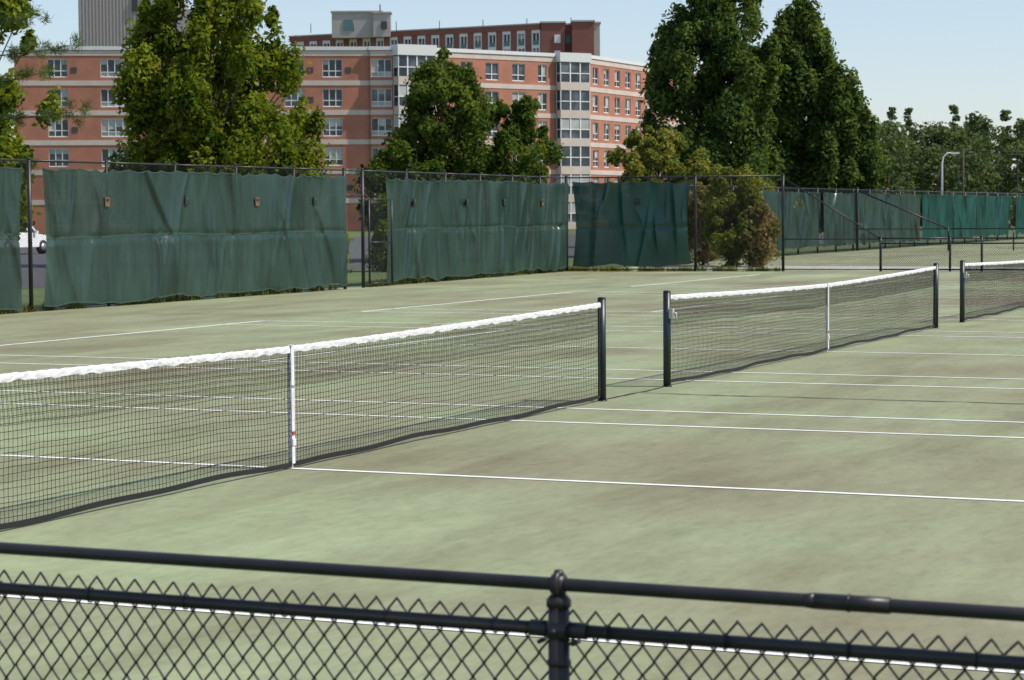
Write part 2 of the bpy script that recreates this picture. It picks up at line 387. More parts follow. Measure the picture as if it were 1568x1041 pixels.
# ---- windscreens
def screen(P0,P1,z0,z1,seed,mat,parent,seam=1.45,amp=.03,flaps=(),name='windscreen'):
    r=np.random.default_rng(seed)
    P0=np.array(P0,float); P1=np.array(P1,float); L=np.linalg.norm(P1-P0); d=(P1-P0)/L; nrm=np.array([d[1],-d[0]])
    nx=int(L/.022); nz=52
    X=np.linspace(0,L,nx+1)[:,None]; F=np.linspace(0,1,nz+1)[None,:]
    Zlin=z0+(z1-z0)*F
    def n1(x,seed2,fr):
        rr=np.random.default_rng(seed2); tab=rr.normal(0,1,4000); xx=x*fr+50; i=np.floor(xx).astype(int)%3990; f=xx-np.floor(xx); f=f*f*(3-2*f); return tab[i]*(1-f)+tab[i+1]*f
    D=np.zeros((nx+1,nz+1))
    # individual folds: one steep side, one long side, leaning, each with its own extent
    nf=int(L*3.0)
    for i in range(nf):
        x0=r.uniform(-.2,L+.2); lean=r.normal(0,.18)+(.35 if r.random()<.2 else 0)*r.choice((-1,1)); zc=r.uniform(.1,.95)*(z1-z0)+z0; ext=r.uniform(.5,1.7)
        wd=r.uniform(.035,.075); am=r.uniform(.25,1.0)**1.3; curv=r.normal(0,.07)
        a=int(max(0,(x0-1.6)/L*nx)); c_=int(min(nx+1,(x0+1.6)/L*nx))
        if c_<=a: continue
        xl=x0+lean*(Zlin-zc)+curv*(Zlin-zc)**2
        dx=(X[a:c_]-xl)
        side=np.where(dx>0,wd*r.uniform(2.5,6.0),wd)
        env=np.exp(-np.abs((Zlin-zc)/ext)**3)
        D[a:c_]=np.maximum(D[a:c_],0)+am*env*np.exp(-np.abs(dx/side)**1.3)*(1/(1+1.2*D[a:c_]))
    D*=amp
    D+=amp*.3*n1(X+.15*np.sin(Zlin*2+seed),seed*31,.9)*np.sin(np.clip(F,0,1)*math.pi)**.5
    D+=.04*np.exp(-((1-F)/.12))*np.abs(np.sin(X*math.pi/.62))*(.4+.6*np.abs(n1(X,seed*41,.8)))
    D+=.03*np.sin(X*.8+seed)*(1-F)
    if seam: D-=.05*np.exp(-((Zlin-seam)/.06)**2)*(.5+.5*np.abs(n1(X,seed*43,1.2)))
    sc_t=.07*np.abs(np.sin(X*math.pi/ .62))**.7*(.4+.6*np.abs(n1(X,seed*3,.9)))
    sc_b=.05*np.abs(n1(X,seed*5,.8))+.025*n1(X,seed*9,3)
    Z=Zlin-sc_t*F**3+sc_b*(1-F)**4+.02*n1(X,seed*19,.6)*np.sin(F*math.pi)
    inset=(.12*np.sin(F*math.pi)**1.0)*(np.exp(-X/.35)-np.exp(-(L-X)/.35))
    XX=X+inset
    D=np.maximum(D,-.01)+.045
    V=np.stack([P0[0]+d[0]*XX+nrm[0]*D,P0[1]+d[1]*XX+nrm[1]*D,Z+0*X],-1)
    b=B(); idx=np.arange((nx+1)*(nz+1)).reshape(nx+1,nz+1)
    f=np.stack([idx[:-1,:-1],idx[1:,:-1],idx[1:,1:],idx[:-1,1:]],-1).reshape(-1,4)
    b.add(V,f.tolist(),0,True)
    if seam:
        j=int(np.argmin(np.abs(Zlin[0]-seam))); A=V[:,j]+np.array([nrm[0]*.006,nrm[1]*.006,0]); n=len(A)
        lo=A-np.array([0,0,.014]); hi=A+np.array([0,0,.014]); b.add(np.concatenate([lo,hi]),[(i,i+1,n+i+1,n+i) for i in range(n-1)],1,True)
    for j,sgn in ((nz,-1),(0,1)):
        A=V[:,j]+np.array([nrm[0]*.005,nrm[1]*.005,0]); n=len(A); hi=A+np.array([0,0,.025*sgn]); b.add(np.concatenate([A,hi]),[(i,i+1,n+i+1,n+i) for i in range(n-1)],1,True)
    for (fx,fz,mi) in flaps:
        i=int(fx/L*nx); j=int((fz-z0)/(z1-z0)*nz); p=V[i,j]+np.array([nrm[0]*.04,nrm[1]*.04,0]); a=math.atan2(d[1],d[0])
        b.box(p,(.17,.012,.19),mi,a); b.box(p+np.array([0,0,.04])+np.append(nrm*.008,0),(.10,.012,.06),2 if mi==3 else 1,a)
    return b.obj(name,[mat,m_seam,m_patch,m_patcho],None,parent)
E=empty('fence_windscreen',COURT)
o=.03
def fp(s): return (tt(s)+o,s)
screen(fp(10),fp(21.75),.07,2.86,3,m_scr,E,amp=.12,flaps=((6,2.2,2),))
screen(fp(22.45),fp(35.3),.08,2.86,11,m_scr,E,amp=.12,flaps=((2.2,2.25,3),(5.3,2.25,2),(8.3,2.25,3),(11.2,2.25,2)))
screen(fp(37.75),fp(51.75),.09,2.84,23,m_scr,E,amp=.135,flaps=((1.6,2.25,2),(5.3,2.25,2),(8.5,2.25,2),(11.6,2.25,3)))
dv=np.array(E1)-np.array(E0)
a=np.array(E0)+dv*.03; c_=np.array(E0)+dv*.585
screen(a+np.array([0,-.04]),c_+np.array([0,-.04]),.12,2.86,31,m_scr2,E,amp=.17,seam=1.4,flaps=((2.1,2.25,2),))
E=empty('far_fence_windscreen',COURT)
for i,(s0,s1,m) in enumerate(((71.5,82.0,m_scr),(82.6,101,m_scr),(101.3,124,m_scr2),(126,146,m_scr2))):
    screen((-19.25,s0),(-19.25,s1),.25,2.7,41+i,m,E,amp=.15,seam=None)

# ------------------------------------------------------------------ trees
def tree(name,base,height,R,z0,prof,nclump,leaves,leaf,mat,clump=(.55,.8),seed=1,trunk=.22,lean=(0,0),up=.5,parent=None,lobes=(.72,1.2),flat=1.0):
    r=np.random.default_rng(seed); bx,by=base
    C=[];
    lob=[(r.uniform(0,6.28),r.uniform(.1,.95),r.uniform(*lobes)) for _ in range(12)]
    while len(C)<nclump:
        h=r.random(); az=r.uniform(0,6.28); rr=R*prof(h)
        if r.random()>(prof(h)+.18): continue
        k=1.0
        for la,lh,lk in lob:
            w_=math.exp(-((math.cos(az)-math.cos(la))**2+(math.sin(az)-math.sin(la))**2)*2-((h-lh)/.16)**2); k+= (lk-1)*w_*1.3
        rad=rr*k*(r.random()**.5)*r.uniform(.9,1.05)
        C.append((bx+math.cos(az)*rad+lean[0]*h,by+math.sin(az)*rad+lean[1]*h,z0+(height-z0)*h, rad/(R+.01),az,h))
    C=np.array(C); n=leaves//nclump
    sz=r.uniform(.5,1.25,nclump)*(1-.30*C[:,5])
    g=r.normal(0,1,(nclump,n,3)); g/=np.linalg.norm(g,axis=2)[:,:,None]; g*=(r.random((nclump,n,1))**.5)*(1+.25*r.normal(0,1,(nclump,n,1)).clip(-1,2)*.6)
    taper=1-.5*np.clip(g[:,:,2:3],0,1)
    off=g*np.array([clump[0],clump[0],clump[1]]); off[:,:,:2]*=taper; off*=sz[:,None,None]
    tilt=np.stack([np.cos(C[:,4])*C[:,3],np.sin(C[:,4])*C[:,3]],-1)*(.6-up*.4)
    off[:,:,:2]+=off[:,:,2:3]*tilt[:,None,:]
    P=(C[:,None,:3]+off).reshape(-1,3)
    nr=(g*.9+r.normal(0,.55,g.shape)+np.array([0,0,.35])).reshape(-1,3); nr/=np.linalg.norm(nr,axis=1)[:,None]
    t=np.cross(nr,r.normal(0,1,nr.shape)); t/=np.linalg.norm(t,axis=1)[:,None]; q=np.cross(nr,t)
    s_=leaf*r.uniform(.6,1.3,(len(P),1))
    V=np.stack([P-t*s_*.62,P-q*s_*.36+nr*s_*.06,P+t*s_*.62,P+q*s_*.36+nr*s_*.06],1)
    E=parent or empty(name)
    fast_quads('foliage',V,[mat],None,None,E)
    b=B(); cx,cy=bx+lean[0]*.5,by+lean[1]*.5
    b.tube([(bx,by,0),(bx+.05,by,z0*.5+.3),(cx,cy,z0+(height-z0)*.45),(bx+lean[0],by+lean[1],height*.93)],[trunk*1.25,trunk,trunk*.6,.03],9,0)
    for i in r.choice(nclump,min(nclump,46),replace=False):
        c=C[i]; f=max(.03,c[5]-.28); z=z0+(height-z0)*f*.8; st=np.array([bx+lean[0]*f,by+lean[1]*f,max(z*.9,z0*.6)]); en=c[:3]; mid=(st*.55+en*.45)+np.array([0,0,-.15])
        b.tube([st,mid,en],[trunk*.30,trunk*.16,.012],6,0)
    b.obj('trunk_and_limbs',[m_bark],None,E)
    return E
def oval(p=.42,e=.62):
    return lambda h: (math.sin(math.pi*min(1,max(0,h))**(math.log(.5)/math.log(p))))**e*.97+.05
def cone(p=.25,e=.8):
    return lambda h: .55+.45*(h/p)**.5 if h<p else ((1-h)/(1-p))**e*.95+.05
L_y=leaf_mat('leaves_yellow_green',(.045,.088,.014),(.24,.28,.035),.42)
L_m=leaf_mat('leaves_mid_green',(.035,.072,.018),(.14,.185,.036),.38)
L_d=leaf_mat('leaves_dark_green',(.035,.070,.024),(.145,.20,.05),.35)
L_b=leaf_mat('leaves_bronze',(.08,.12,.025),(.27,.27,.07),.40)
L_br=leaf_mat('leaves_bronze_pink',(.07,.10,.025),(.33,.24,.12),.35)
L_far=leaf_mat('leaves_distant',(.055,.09,.045),(.135,.17,.07),.25)
L_p=leaf_mat('pine_needles',(.05,.085,.03),(.13,.18,.05),.15)
tree('maple_tree',(-11.2,84),11.3,4.3,1.4,cone(.32,.5),250,78000,.185,L_y,(.70,1.0),11,.24,up=.9,lobes=(.72,1.2))
tree('maple_tree',(-16.5,68),9.3,2.8,1.0,oval(.45),110,31000,.175,L_y,(.55,.8),12,.2,up=.8)
tree('cherry_tree',(-2.7,90),8.4,3.6,1.2,cone(.36,.85),185,52000,.155,L_m,(.64,.6),13,.18,up=.3,lobes=(.7,1.35))
tree('cherry_tree',(.3,92),6.6,2.0,1.0,oval(.5),65,18000,.155,L_m,(.55,.5),33,.12,up=.3)
tree('small_ornamental_tree',(5.9,95),5.3,2.55,.6,oval(.45),90,26000,.15,L_b,(.5,.42),14,.12,lobes=(.7,1.3))
tree('linden_tree',(10.8,120),14.6,3.7,1.2,oval(.42,.5),270,88000,.22,L_d,(.85,1.25),15,.28,up=1,lobes=(.75,1.18))
tree('linden_tree',(16.0,125),13.3,3.0,1.2,oval(.38,.55),210,64000,.22,L_d,(.8,1.2),16,.25,up=1,lobes=(.75,1.2))
tree('linden_tree',(18.0,123),9.3,2.2,1.2,oval(.40),90,26000,.22,L_d,(.7,1.0),26,.2,up=1)
tree('shrub',(7.5,77.0),3.35,1.05,.1,oval(.5,.4),60,17000,.11,L_b,(.42,.36),17,.07,lobes=(.5,1.5))
tree('shrub',(8.45,76.2),2.0,.75,.1,oval(.5,.4),34,9000,.10,L_br,(.36,.3),27,.04,lobes=(.5,1.5))
tree('shrub',(6.7,79.0),2.7,.95,.1,oval(.5,.4),44,12000,.10,L_br,(.4,.34),28,.05,lobes=(.5,1.5))
tree('shrub',(5.2,84.0),2.7,1.5,.05,oval(.5,.4),60,15000,.12,L_m,(.45,.4),38,.05)
tree('shrub',(10.6,97),3.2,1.6,.1,oval(.5,.4),60,15000,.14,L_b,(.5,.4),39,.05)
tree('shrub',(-5.0,63.0),2.1,.55,.05,oval(.4),24,9000,.09,L_y,(.3,.4),18,.04)
tree('shrub',(-3.8,74),2.6,1.2,.05,oval(.4),35,10000,.11,L_m,(.4,.5),19,.05)

# weeds along the fence foot
r=np.random.default_rng(91); Q=[]
def weeds(p0,p1,n,h):
    p0=np.array(p0,float); p1=np.array(p1,float); u=r.random((n,1)); dens=np.sin(u*37)+np.sin(u*91+1)+np.sin(u*203)
    k=(dens[:,0]>-.4); u=u[k]; m=len(u)
    P=p0+(p1-p0)*u+r.normal(0,.07,(m,2)); P=np.concatenate([P,np.zeros((m,1))],1)
    hh=h*r.uniform(.3,1.2,(m,1)); tip=P+np.concatenate([r.normal(0,.05,(m,2)),hh],1); sd=np.concatenate([r.normal(0,1,(m,2)),np.zeros((m,1))],1); sd/=np.linalg.norm(sd,axis=1)[:,None]; sd*=.012
    Q.append(np.stack([P-sd,P+sd,tip+sd*.3,tip-sd*.3],1))
weeds((tt(5)-.12,5),(tt(35)-.12,35),9000,.16); weeds((tt(37)-.12,37),(tt(52)-.12,52),5000,.16); weeds((E0[0],E0[1]+.1),(E1[0],E1[1]+.1),3000,.16)
fast_quads('weeds',np.concatenate(Q),[L_b],None,COURT)

# pine at far left: trunk outside the frame, long branches reach in
E=empty('pine_tree'); b=B(); r=np.random.default_rng(5); px,py=-13.5,52
b.tube([(px,py,0),(px+.1,py,3),(px,py,9.5)],[.2,.15,.04],9,0); Q=[]
for i in range(20):
    z=4.1+i*.24; az=r.uniform(-.5,.5) if i%3==0 else r.uniform(.8,5.4); Lb=(3.9 if i%3==0 else 1.8)*(1-.5*i/26)*r.uniform(.8,1.05)
    pts=[np.array([px,py,z])+np.array([math.cos(az)*Lb*f,math.sin(az)*Lb*f,.45*f*f-.15*f]) for f in np.linspace(0,1,8)]
    b.tube(pts,np.linspace(.03,.006,8),5,0)
    for f in np.linspace(.35,1,15):
        c=pts[0]+(pts[-1]-pts[0])*f+np.array([r.normal(0,.13),r.normal(0,.13),0]); c[2]=np.interp(f,np.linspace(0,1,8),[p[2] for p in pts])+r.normal(0,.10)
        b.tube([pts[0]+(pts[-1]-pts[0])*(f-.05),c],[.008,.004],4,0)
        dr=r.normal(0,1,(75,3))+np.array([.5*math.cos(az),.5*math.sin(az),.5]); dr/=np.linalg.norm(dr,axis=1)[:,None]
        a_=c+r.normal(0,.06,(75,3)); e_=a_+dr*.12; sd=np.cross(dr,r.normal(0,1,(75,3))); sd/=np.linalg.norm(sd,axis=1)[:,None]; sd*=.008
        Q.append(np.stack([a_-sd,e_-sd*.3,e_+sd*.3,a_+sd],1))
b.obj('trunk_and_limbs',[m_bark],None,E); fast_quads('needles',np.concatenate(Q),[L_p],None,None,E)

# distant tree belt
r=np.random.default_rng(77); Q=[]; bt=B()
def blob(cx,cy,h,Rr,n,leaf,pine=False):
    k=30; az=r.uniform(0,6.28,k); hh=r.random(k)
    if pine: hh=.45+.55*hh
    pr=(np.sin(np.pi*np.clip(hh,0,1)**.8)**.5 if not pine else (1-hh)*1.5+.1)
    rad=Rr*pr*r.random(k)**.4
    z0=h*.10; C=np.stack([cx+np.cos(az)*rad,cy+np.sin(az)*rad,z0+(h-z0)*hh],-1)
    m=n//k; g=r.normal(0,1,(k,m,3)); g/=np.linalg.norm(g,axis=2)[:,:,None]; g*=r.random((k,m,1))**.4
    s=Rr*.36*(1 if not pine else .75); P=(C[:,None]+g*np.array([s,s,s*.8 if not pine else s*.5])).reshape(-1,3)
    nr=(g+r.normal(0,.5,g.shape)+np.array([0,0,.3])).reshape(-1,3); nr/=np.linalg.norm(nr,axis=1)[:,None]
    t=np.cross(nr,r.normal(0,1,nr.shape)); t/=np.linalg.norm(t,axis=1)[:,None]; q=np.cross(nr,t); ss=leaf*r.uniform(.6,1.3,(len(P),1))
    Q.append(np.stack([P-t*ss*.6,P-q*ss*.4,P+t*ss*.6,P+q*ss*.4],1)); bt.tube([(cx,cy,0),(cx,cy,h*.85)],[.25,.06],6,0)
for i in range(52):
    x=34+i*1.35+r.uniform(-1,1); blob(x,250+r.uniform(-12,12)+(i%3)*10,r.uniform(10.2,12.0),r.uniform(2.8,4.2),1700,.45)
for i in range(24):
    x=44+i*3.1+r.uniform(-2,2); blob(x,292+r.uniform(-6,6),r.uniform(12.8,15.4),2.0,900,.42,True)
for i in range(16):
    x=27+i*2.3; blob(x,205+r.uniform(-6,6),r.uniform(6.2,8.8),r.uniform(2.2,3.2),1700,.33)
for i in range(60):
    x=-140+i*3.0; blob(x,400+r.uniform(-10,10),r.uniform(9,13),4,350,.8)
E=empty('distant_tree_belt'); fast_quads('foliage',np.concatenate(Q),[L_far],None,None,E); bt.obj('trunks',[m_bark],None,E)

# ------------------------------------------------------------------ buildings
m_brick=simple('brick_orange',(.40,.165,.105),.9,var=.14,scale=.6)
m_brick2=simple('brick_brown',(.24,.095,.07),.9,var=.12,scale=.5)
m_lime=simple('limestone_band',(.56,.47,.41),.85,var=.08,scale=.8)
m_roofedge=simple('white_roof_edge',(.66,.66,.64),.7,var=.05)
m_conc2=simple('precast_concrete',(.42,.39,.35),.9,var=.08,scale=.4)
m_ribbed=simple('ribbed_metal_cladding',(.46,.41,.36),.8,var=.06)
m_frame=simple('white_window_frame',(.72,.72,.70),.6,var=.04)
m_blind=simple('window_blind',(.42,.43,.42),.8,var=.3,scale=.35)
m_teal=simple('teal_spandrel',(.10,.19,.19),.5,var=.1)
m_dark=simple('dark_roof',(.06,.06,.06),.8)
m_glass,nt,bs=new_mat('window_glass')
tc=nt.nodes.new('ShaderNodeTexCoord').outputs['Object']; c=ramp(nt,noise(nt,tc,.5,2),[(.35,(.015,.02,.03)),(.55,(.05,.065,.08)),(.7,(.13,.15,.16))]); nt.links.new(c,bs.inputs['Base Color']); bs.inputs['Roughness'].default_value=.12
MB=[m_brick,m_lime,m_frame,m_glass,m_blind,m_teal,m_brick2,m_conc2,m_roofedge,m_dark,m_ribbed]
def facade(b,P0,P1,floors,fh,zbase,cols,brick=0,band=1,head=.0,sill=.72,wh=1.85,roofedge=8,bandh=.5,kind=None,parapet=.45,rr=None):
    rr=rr or random
    P0=np.array(P0,float); P1=np.array(P1,float); L=np.linalg.norm(P1-P0); d=(P1-P0)/L; n=np.array([d[1],-d[0]])
    def P(x,y,z): q=P0+d*x+n*y; return (q[0],q[1],z)
    def quad(x0,x1,z0,z1,y,m): b.add([P(x0,y,z0),P(x1,y,z0),P(x1,y,z1),P(x0,y,z1)],[(0,1,2,3)],m)
    def bx(x0,x1,z0,z1,y0,y1,m):
        vs=[P(x,y,z) for z in (z0,z1) for (x,y) in ((x0,y1),(x1,y1),(x1,y0),(x0,y0))]
        b.add(vs,[(3,2,1,0),(4,5,6,7),(0,1,5,4),(1,2,6,5),(2,3,7,6),(3,0,4,7)],m)
    cols=sorted(cols)
    for f in range(floors):
        zf=zbase+f*fh; zs=zf+sill; zh=zs+wh
        quad(0,L,zf,zs,0,brick); quad(0,L,zh,zf+fh,0,brick)
        x=0
        for (cx,wd,ty) in cols:
            a,c_=cx-wd/2,cx+wd/2
            if a>x: quad(x,a,zs,zh,0,brick)
            dep=-.18
            b.add([P(a,0,zs),P(c_,0,zs),P(c_,dep,zs),P(a,dep,zs)],[(0,1,2,3)],2)
            b.add([P(a,0,zh),P(c_,0,zh),P(c_,dep,zh),P(a,dep,zh)],[(3,2,1,0)],brick)
            b.add([P(a,0,zs),P(a,0,zh),P(a,dep,zh),P(a,dep,zs)],[(3,2,1,0)],brick); b.add([P(c_,0,zs),P(c_,0,zh),P(c_,dep,zh),P(c_,dep,zs)],[(0,1,2,3)],brick)
            quad(a,c_,zs,zh,dep,3)
            nl=max(2,round(wd/.75)); lw=wd/nl
            for i in range(nl):
                if rr.random()<.5:
                    dz=rr.choice((.3,.45,.6,.7))*wh; quad(a+i*lw+.06,a+(i+1)*lw-.06,zh-dz,zh-.02,dep+.02,4)
            fr=.085
            for i in range(nl+1): xx=a+i*lw; bx(max(a,xx-fr/2),min(c_,xx+fr/2),zs,zh,dep+.03,dep+.09,2)
            bx(a,c_,zs,zs+fr,dep+.035,dep+.085,2); bx(a,c_,zh-fr,zh,dep+.035,dep+.085,2)
            if ty==1: bx(a,c_,zs+wh*.35-fr/2,zs+wh*.35+fr/2,dep+.035,dep+.085,2)
            if ty==2: bx(a,c_,zs+wh*.28-fr/2,zs+wh*.28+fr/2,dep+.035,dep+.085,2); quad(a,c_,zs,zs+wh*.28,dep+.02,4)
            if ty==1 and wd>1.7 and rr.random()<.4: bx(c_+.35,c_+.95,zs+wh*.25,zs+wh*.55,-.05,.04,9)
            x=c_
        if x<L: quad(x,L,zs,zh,0,brick)
        if band is not None: bx(0,L,zf+fh-.12,zf+fh-.12+bandh,0.0,.05,band)
    zt=zbase+floors*fh
    quad(0,L,zt,zt+parapet,0,brick)
    if roofedge is not None: bx(-.15,L+.15,zt+parapet,zt+parapet+.38,-.3,.14,roofedge)
    return P,quad,bx,L

b=B(); rnd=random.Random(3)
FH=3.02; zt=18.1
colsL=[]
A0=(-50.2,229.5); A1=(-13.0,233.5)
for X_,wd,ty in ((-45.9,2.0,1),(-39.8,3.6,2),(-34.6,2.0,1),(-30.2,2.0,1),(-26.0,2.0,1),(-22.0,2.0,1),(-18.1,2.0,1)):
    colsL.append((X_+50.2,wd,ty))
facade(b,A0,A1,6,FH,0,colsL,rr=rnd)
P,quad,bx,L=facade(b,(-14.4,233.0),(-12.1,233.2),6,FH,0,[(1.15,2.1,2)],rr=rnd,brick=0)
def bay(b,P0,P1,z1,depth=1.2):
    P0=np.array(P0,float); P1=np.array(P1,float); L=np.linalg.norm(P1-P0); d=(P1-P0)/L; n=np.array([d[1],-d[0]])
    a=P0+n*depth; c_=P1+n*depth
    for f in range(6):
        z=f*FH
        for (q0,q1) in ((P0,a),(a,c_),(c_,P1)):
            l=np.linalg.norm(q1-q0); dd=(q1-q0)/l; nn=np.array([dd[1],-dd[0]])
            def R_(x,y,zz): q=q0+dd*x+nn*y; return (q[0],q[1],zz)
            def qd(x0,x1,z0,z1_,y,m): b.add([R_(x0,y,z0),R_(x1,y,z0),R_(x1,y,z1_),R_(x0,y,z1_)],[(0,1,2,3)],m)
            def bb(x0,x1,z0,z1_,y0,y1,m):
                vs=[R_(x,y,zz) for zz in (z0,z1_) for (x,y) in ((x0,y1),(x1,y1),(x1,y0),(x0,y0))]
                b.add(vs,[(3,2,1,0),(4,5,6,7),(0,1,5,4),(1,2,6,5),(2,3,7,6),(3,0,4,7)],m)
            qd(.05,l-.05,z+.5,z+FH-.1,-.06,3)
            if rnd.random()<.5: qd(.1,l-.1,z+1.7,z+FH-.2,-.045,4)
            bb(0,l,z-.12,z+.75,-.1,.04,1 if f else 1); 
            k=max(1,int(round(l/1.1)))
            for i in range(k+1): bb(max(0,i*l/k-.07),min(l,i*l/k+.07),z+.75,z+FH-.12,-.08,.02,2)
            bb(0,l,z+1.65,z+1.75,-.07,.01,2)
    for (q0,q1) in ((P0,a),(a,c_),(c_,P1)):
        l=np.linalg.norm(q1-q0); dd=(q1-q0)/l; nn=np.array([dd[1],-dd[0]])
        vs=[tuple(q0+dd*x+nn*y)+(zz,) for zz in (6*FH-.1,z1) for (x,y) in ((-.1,.12),(l+.1,.12),(l+.1,-.3),(-.1,-.3))]
        b.add(vs,[(3,2,1,0),(4,5,6,7),(0,1,5,4),(1,2,6,5),(2,3,7,6),(3,0,4,7)],8)
    b.add([tuple(P0)+(z1-.05,),tuple(a)+(z1-.05,),tuple(c_)+(z1-.05,),tuple(P1)+(z1-.05,)],[(0,1,2,3)],8)
bay(b,(-12.05,233.3),(-8.3,235.2),19.1,1.3)
C0=(-8.25,235.2); C1=(4.9,245.0)
cols=[(1.6,1.2,1),(4.6,1.5,1),(7.9,1.7,1),(11.4,1.7,1),(14.6,1.2,1)]
facade(b,C0,C1,6,FH,0,cols,rr=rnd)
bay(b,(4.95,245.1),(8.2,247.0),19.0,.9)
D0=(8.25,247.0); D1=(24,280.0)
cols=[(2.6+i*3.1,1.5,1) for i in range(10)]
facade(b,D0,D1,6,FH,0,cols,rr=rnd)
b.add([(-50.2,229.6,18.4),(-13,233.6,18.4),(-8.3,235.4,18.4),(4.9,245.2,18.4),(8.2,247.1,18.4),(24,280,18.4),(-10,290,18.4),(-50.2,262,18.4)],[(0,1,2,3,4,5,6,7)],9)
b.add([(-50.2,229.6,0),(-50.2,229.6,18.4),(-50.2,262,18.4),(-50.2,262,0)],[(0,1,2,3)],0)
b.add([(24,280,0),(24,280,18.4),(-10,290,18.4),(-10,290,0)],[(0,1,2,3)],0); b.add([(-50.2,262,0),(-50.2,262,18.4),(-10,290,18.4),(-10,290,0)],[(3,2,1,0)],0)
b.obj('brick_dormitory_building',MB)

# tower behind
b=B(); rnd=random.Random(9)
T0=(-34.0,352.0); T1=(4.4,331.0); LT=math.dist(T0,T1)
d=(np.array(T1)-np.array(T0))/LT; n=np.array([d[1],-d[0]])
FT=2.2; zt=28.55; nb=18; bw=LT/nb
def P(x,y,z): q=np.array(T0)+d*x+n*y; return (q[0],q[1],z)
def quad(x0,x1,z0,z1,y,m): b.add([P(x0,y,z0),P(x1,y,z0),P(x1,y,z1),P(x0,y,z1)],[(0,1,2,3)],m)
def bx(x0,x1,z0,z1,y0,y1,m):
    vs=[P(x,y,z) for z in (z0,z1) for (x,y) in ((x0,y1),(x1,y1),(x1,y0),(x0,y0))]
    b.add(vs,[(3,2,1,0),(4,5,6,7),(0,1,5,4),(1,2,6,5),(2,3,7,6),(3,0,4,7)],m)
quad(0,LT,0,zt,-.3,3)
for i in range(nb):
    x0=i*bw
    bx(x0,x0+bw*.42,0,zt-.15,-.3,.10,6)
    for f in range(11):
        z=zt-.15-(f+1)*FT
        bx(x0+bw*.42,x0+bw,z+FT-.5,z+FT-.02,-.3,.06,2)
        bx(x0+bw*.44,x0+bw*.98,z-.02,z+.65,-.3,.0,5)
        bx(x0+bw*.42,x0+bw*.50,z,z+FT-.5,-.3,.04,2); bx(x0+bw*.92,x0+bw,z,z+FT-.5,-.3,.04,2); bx(x0+bw*.69,x0+bw*.74,z+.65,z+FT-.5,-.3,-.02,2)
        if rnd.random()<.35: bx(x0+bw*.52,x0+bw*.9,z+1.0,z+FT-.55,-.29,-.20,4)
bx(-.2,LT+.0,zt-.15,zt+.6,-.6,.2,6); bx(-.25,LT+.1,zt+.6,zt+.8,-.7,.28,7)
def blk(x0,x1,y0,y1,z1,m,cap=7,z0=0):
    b.box(((x0+x1)/2,(y0+y1)/2,(z0+z1)/2),(x1-x0,y1-y0,z1-z0),m); b.box(((x0+x1)/2,(y0+y1)/2,z1+.12),(x1-x0+.3,y1-y0+.3,.24),cap)
blk(4.5,8.0,330.6,350,29.3,6); blk(8.02,9.0,331.8,350,29.1,6); blk(9.02,12.2,330.0,350,29.4,6); blk(12.22,13.1,330.6,348,29.2,10)
for z in (27.0,24.7): b.box((6.9,330.54,z),(.9,.1,1.2),2); b.box((8.5,331.7,z),(.7,.1,1.2),5)
b.add([T0+(28.4,),T1+(28.4,),(13,350,28.4),(-25,370,28.4)],[(0,1,2,3)],9)
blk(-27.0,-19.4,344,352,32.2,7,7,28.4); blk(-20.6,-18.0,342.5,345,31.9,7,7,28.4)
b.box((-24.5,343.95,30.3),(1.4,.1,1.6),5); b.box((-19.0,342.4,30.1),(.9,.1,1.2),9); b.tube([(-19.6,343,32.1),(-19.6,343,33.3)],.1,6,9)
for x in np.arange(-30,10,6.5): b.tube([(x,342-(x+30)*.2,29),(x,342-(x+30)*.2,30.4)],.06,5,9)
b.obj('brick_tower_building',MB)
# left ribbed penthouse building
b=B(); x0,x1=-57.0,-45.3
b.box(((x0+x1)/2,310,15.5),(x1-x0,20,31.0),10)
for i in range(26): b.box((x0+.25+i*(x1-x0-.5)/25,299.93,15.6),(.18,.14,30.9),10)
b.box(((x0+x1)/2,310,31.15),(x1-x0+.4,20.4,.3),7); b.box((-47.5,301,28.8),(1.6,2.4,.5),9)
b.box((-49.5,299.8,29.5),(.8,.3,1.6),9)
b.box((-42.8,305,14.3),(5,16,28.6),7)
b.obj('ribbed_clad_tower',MB)

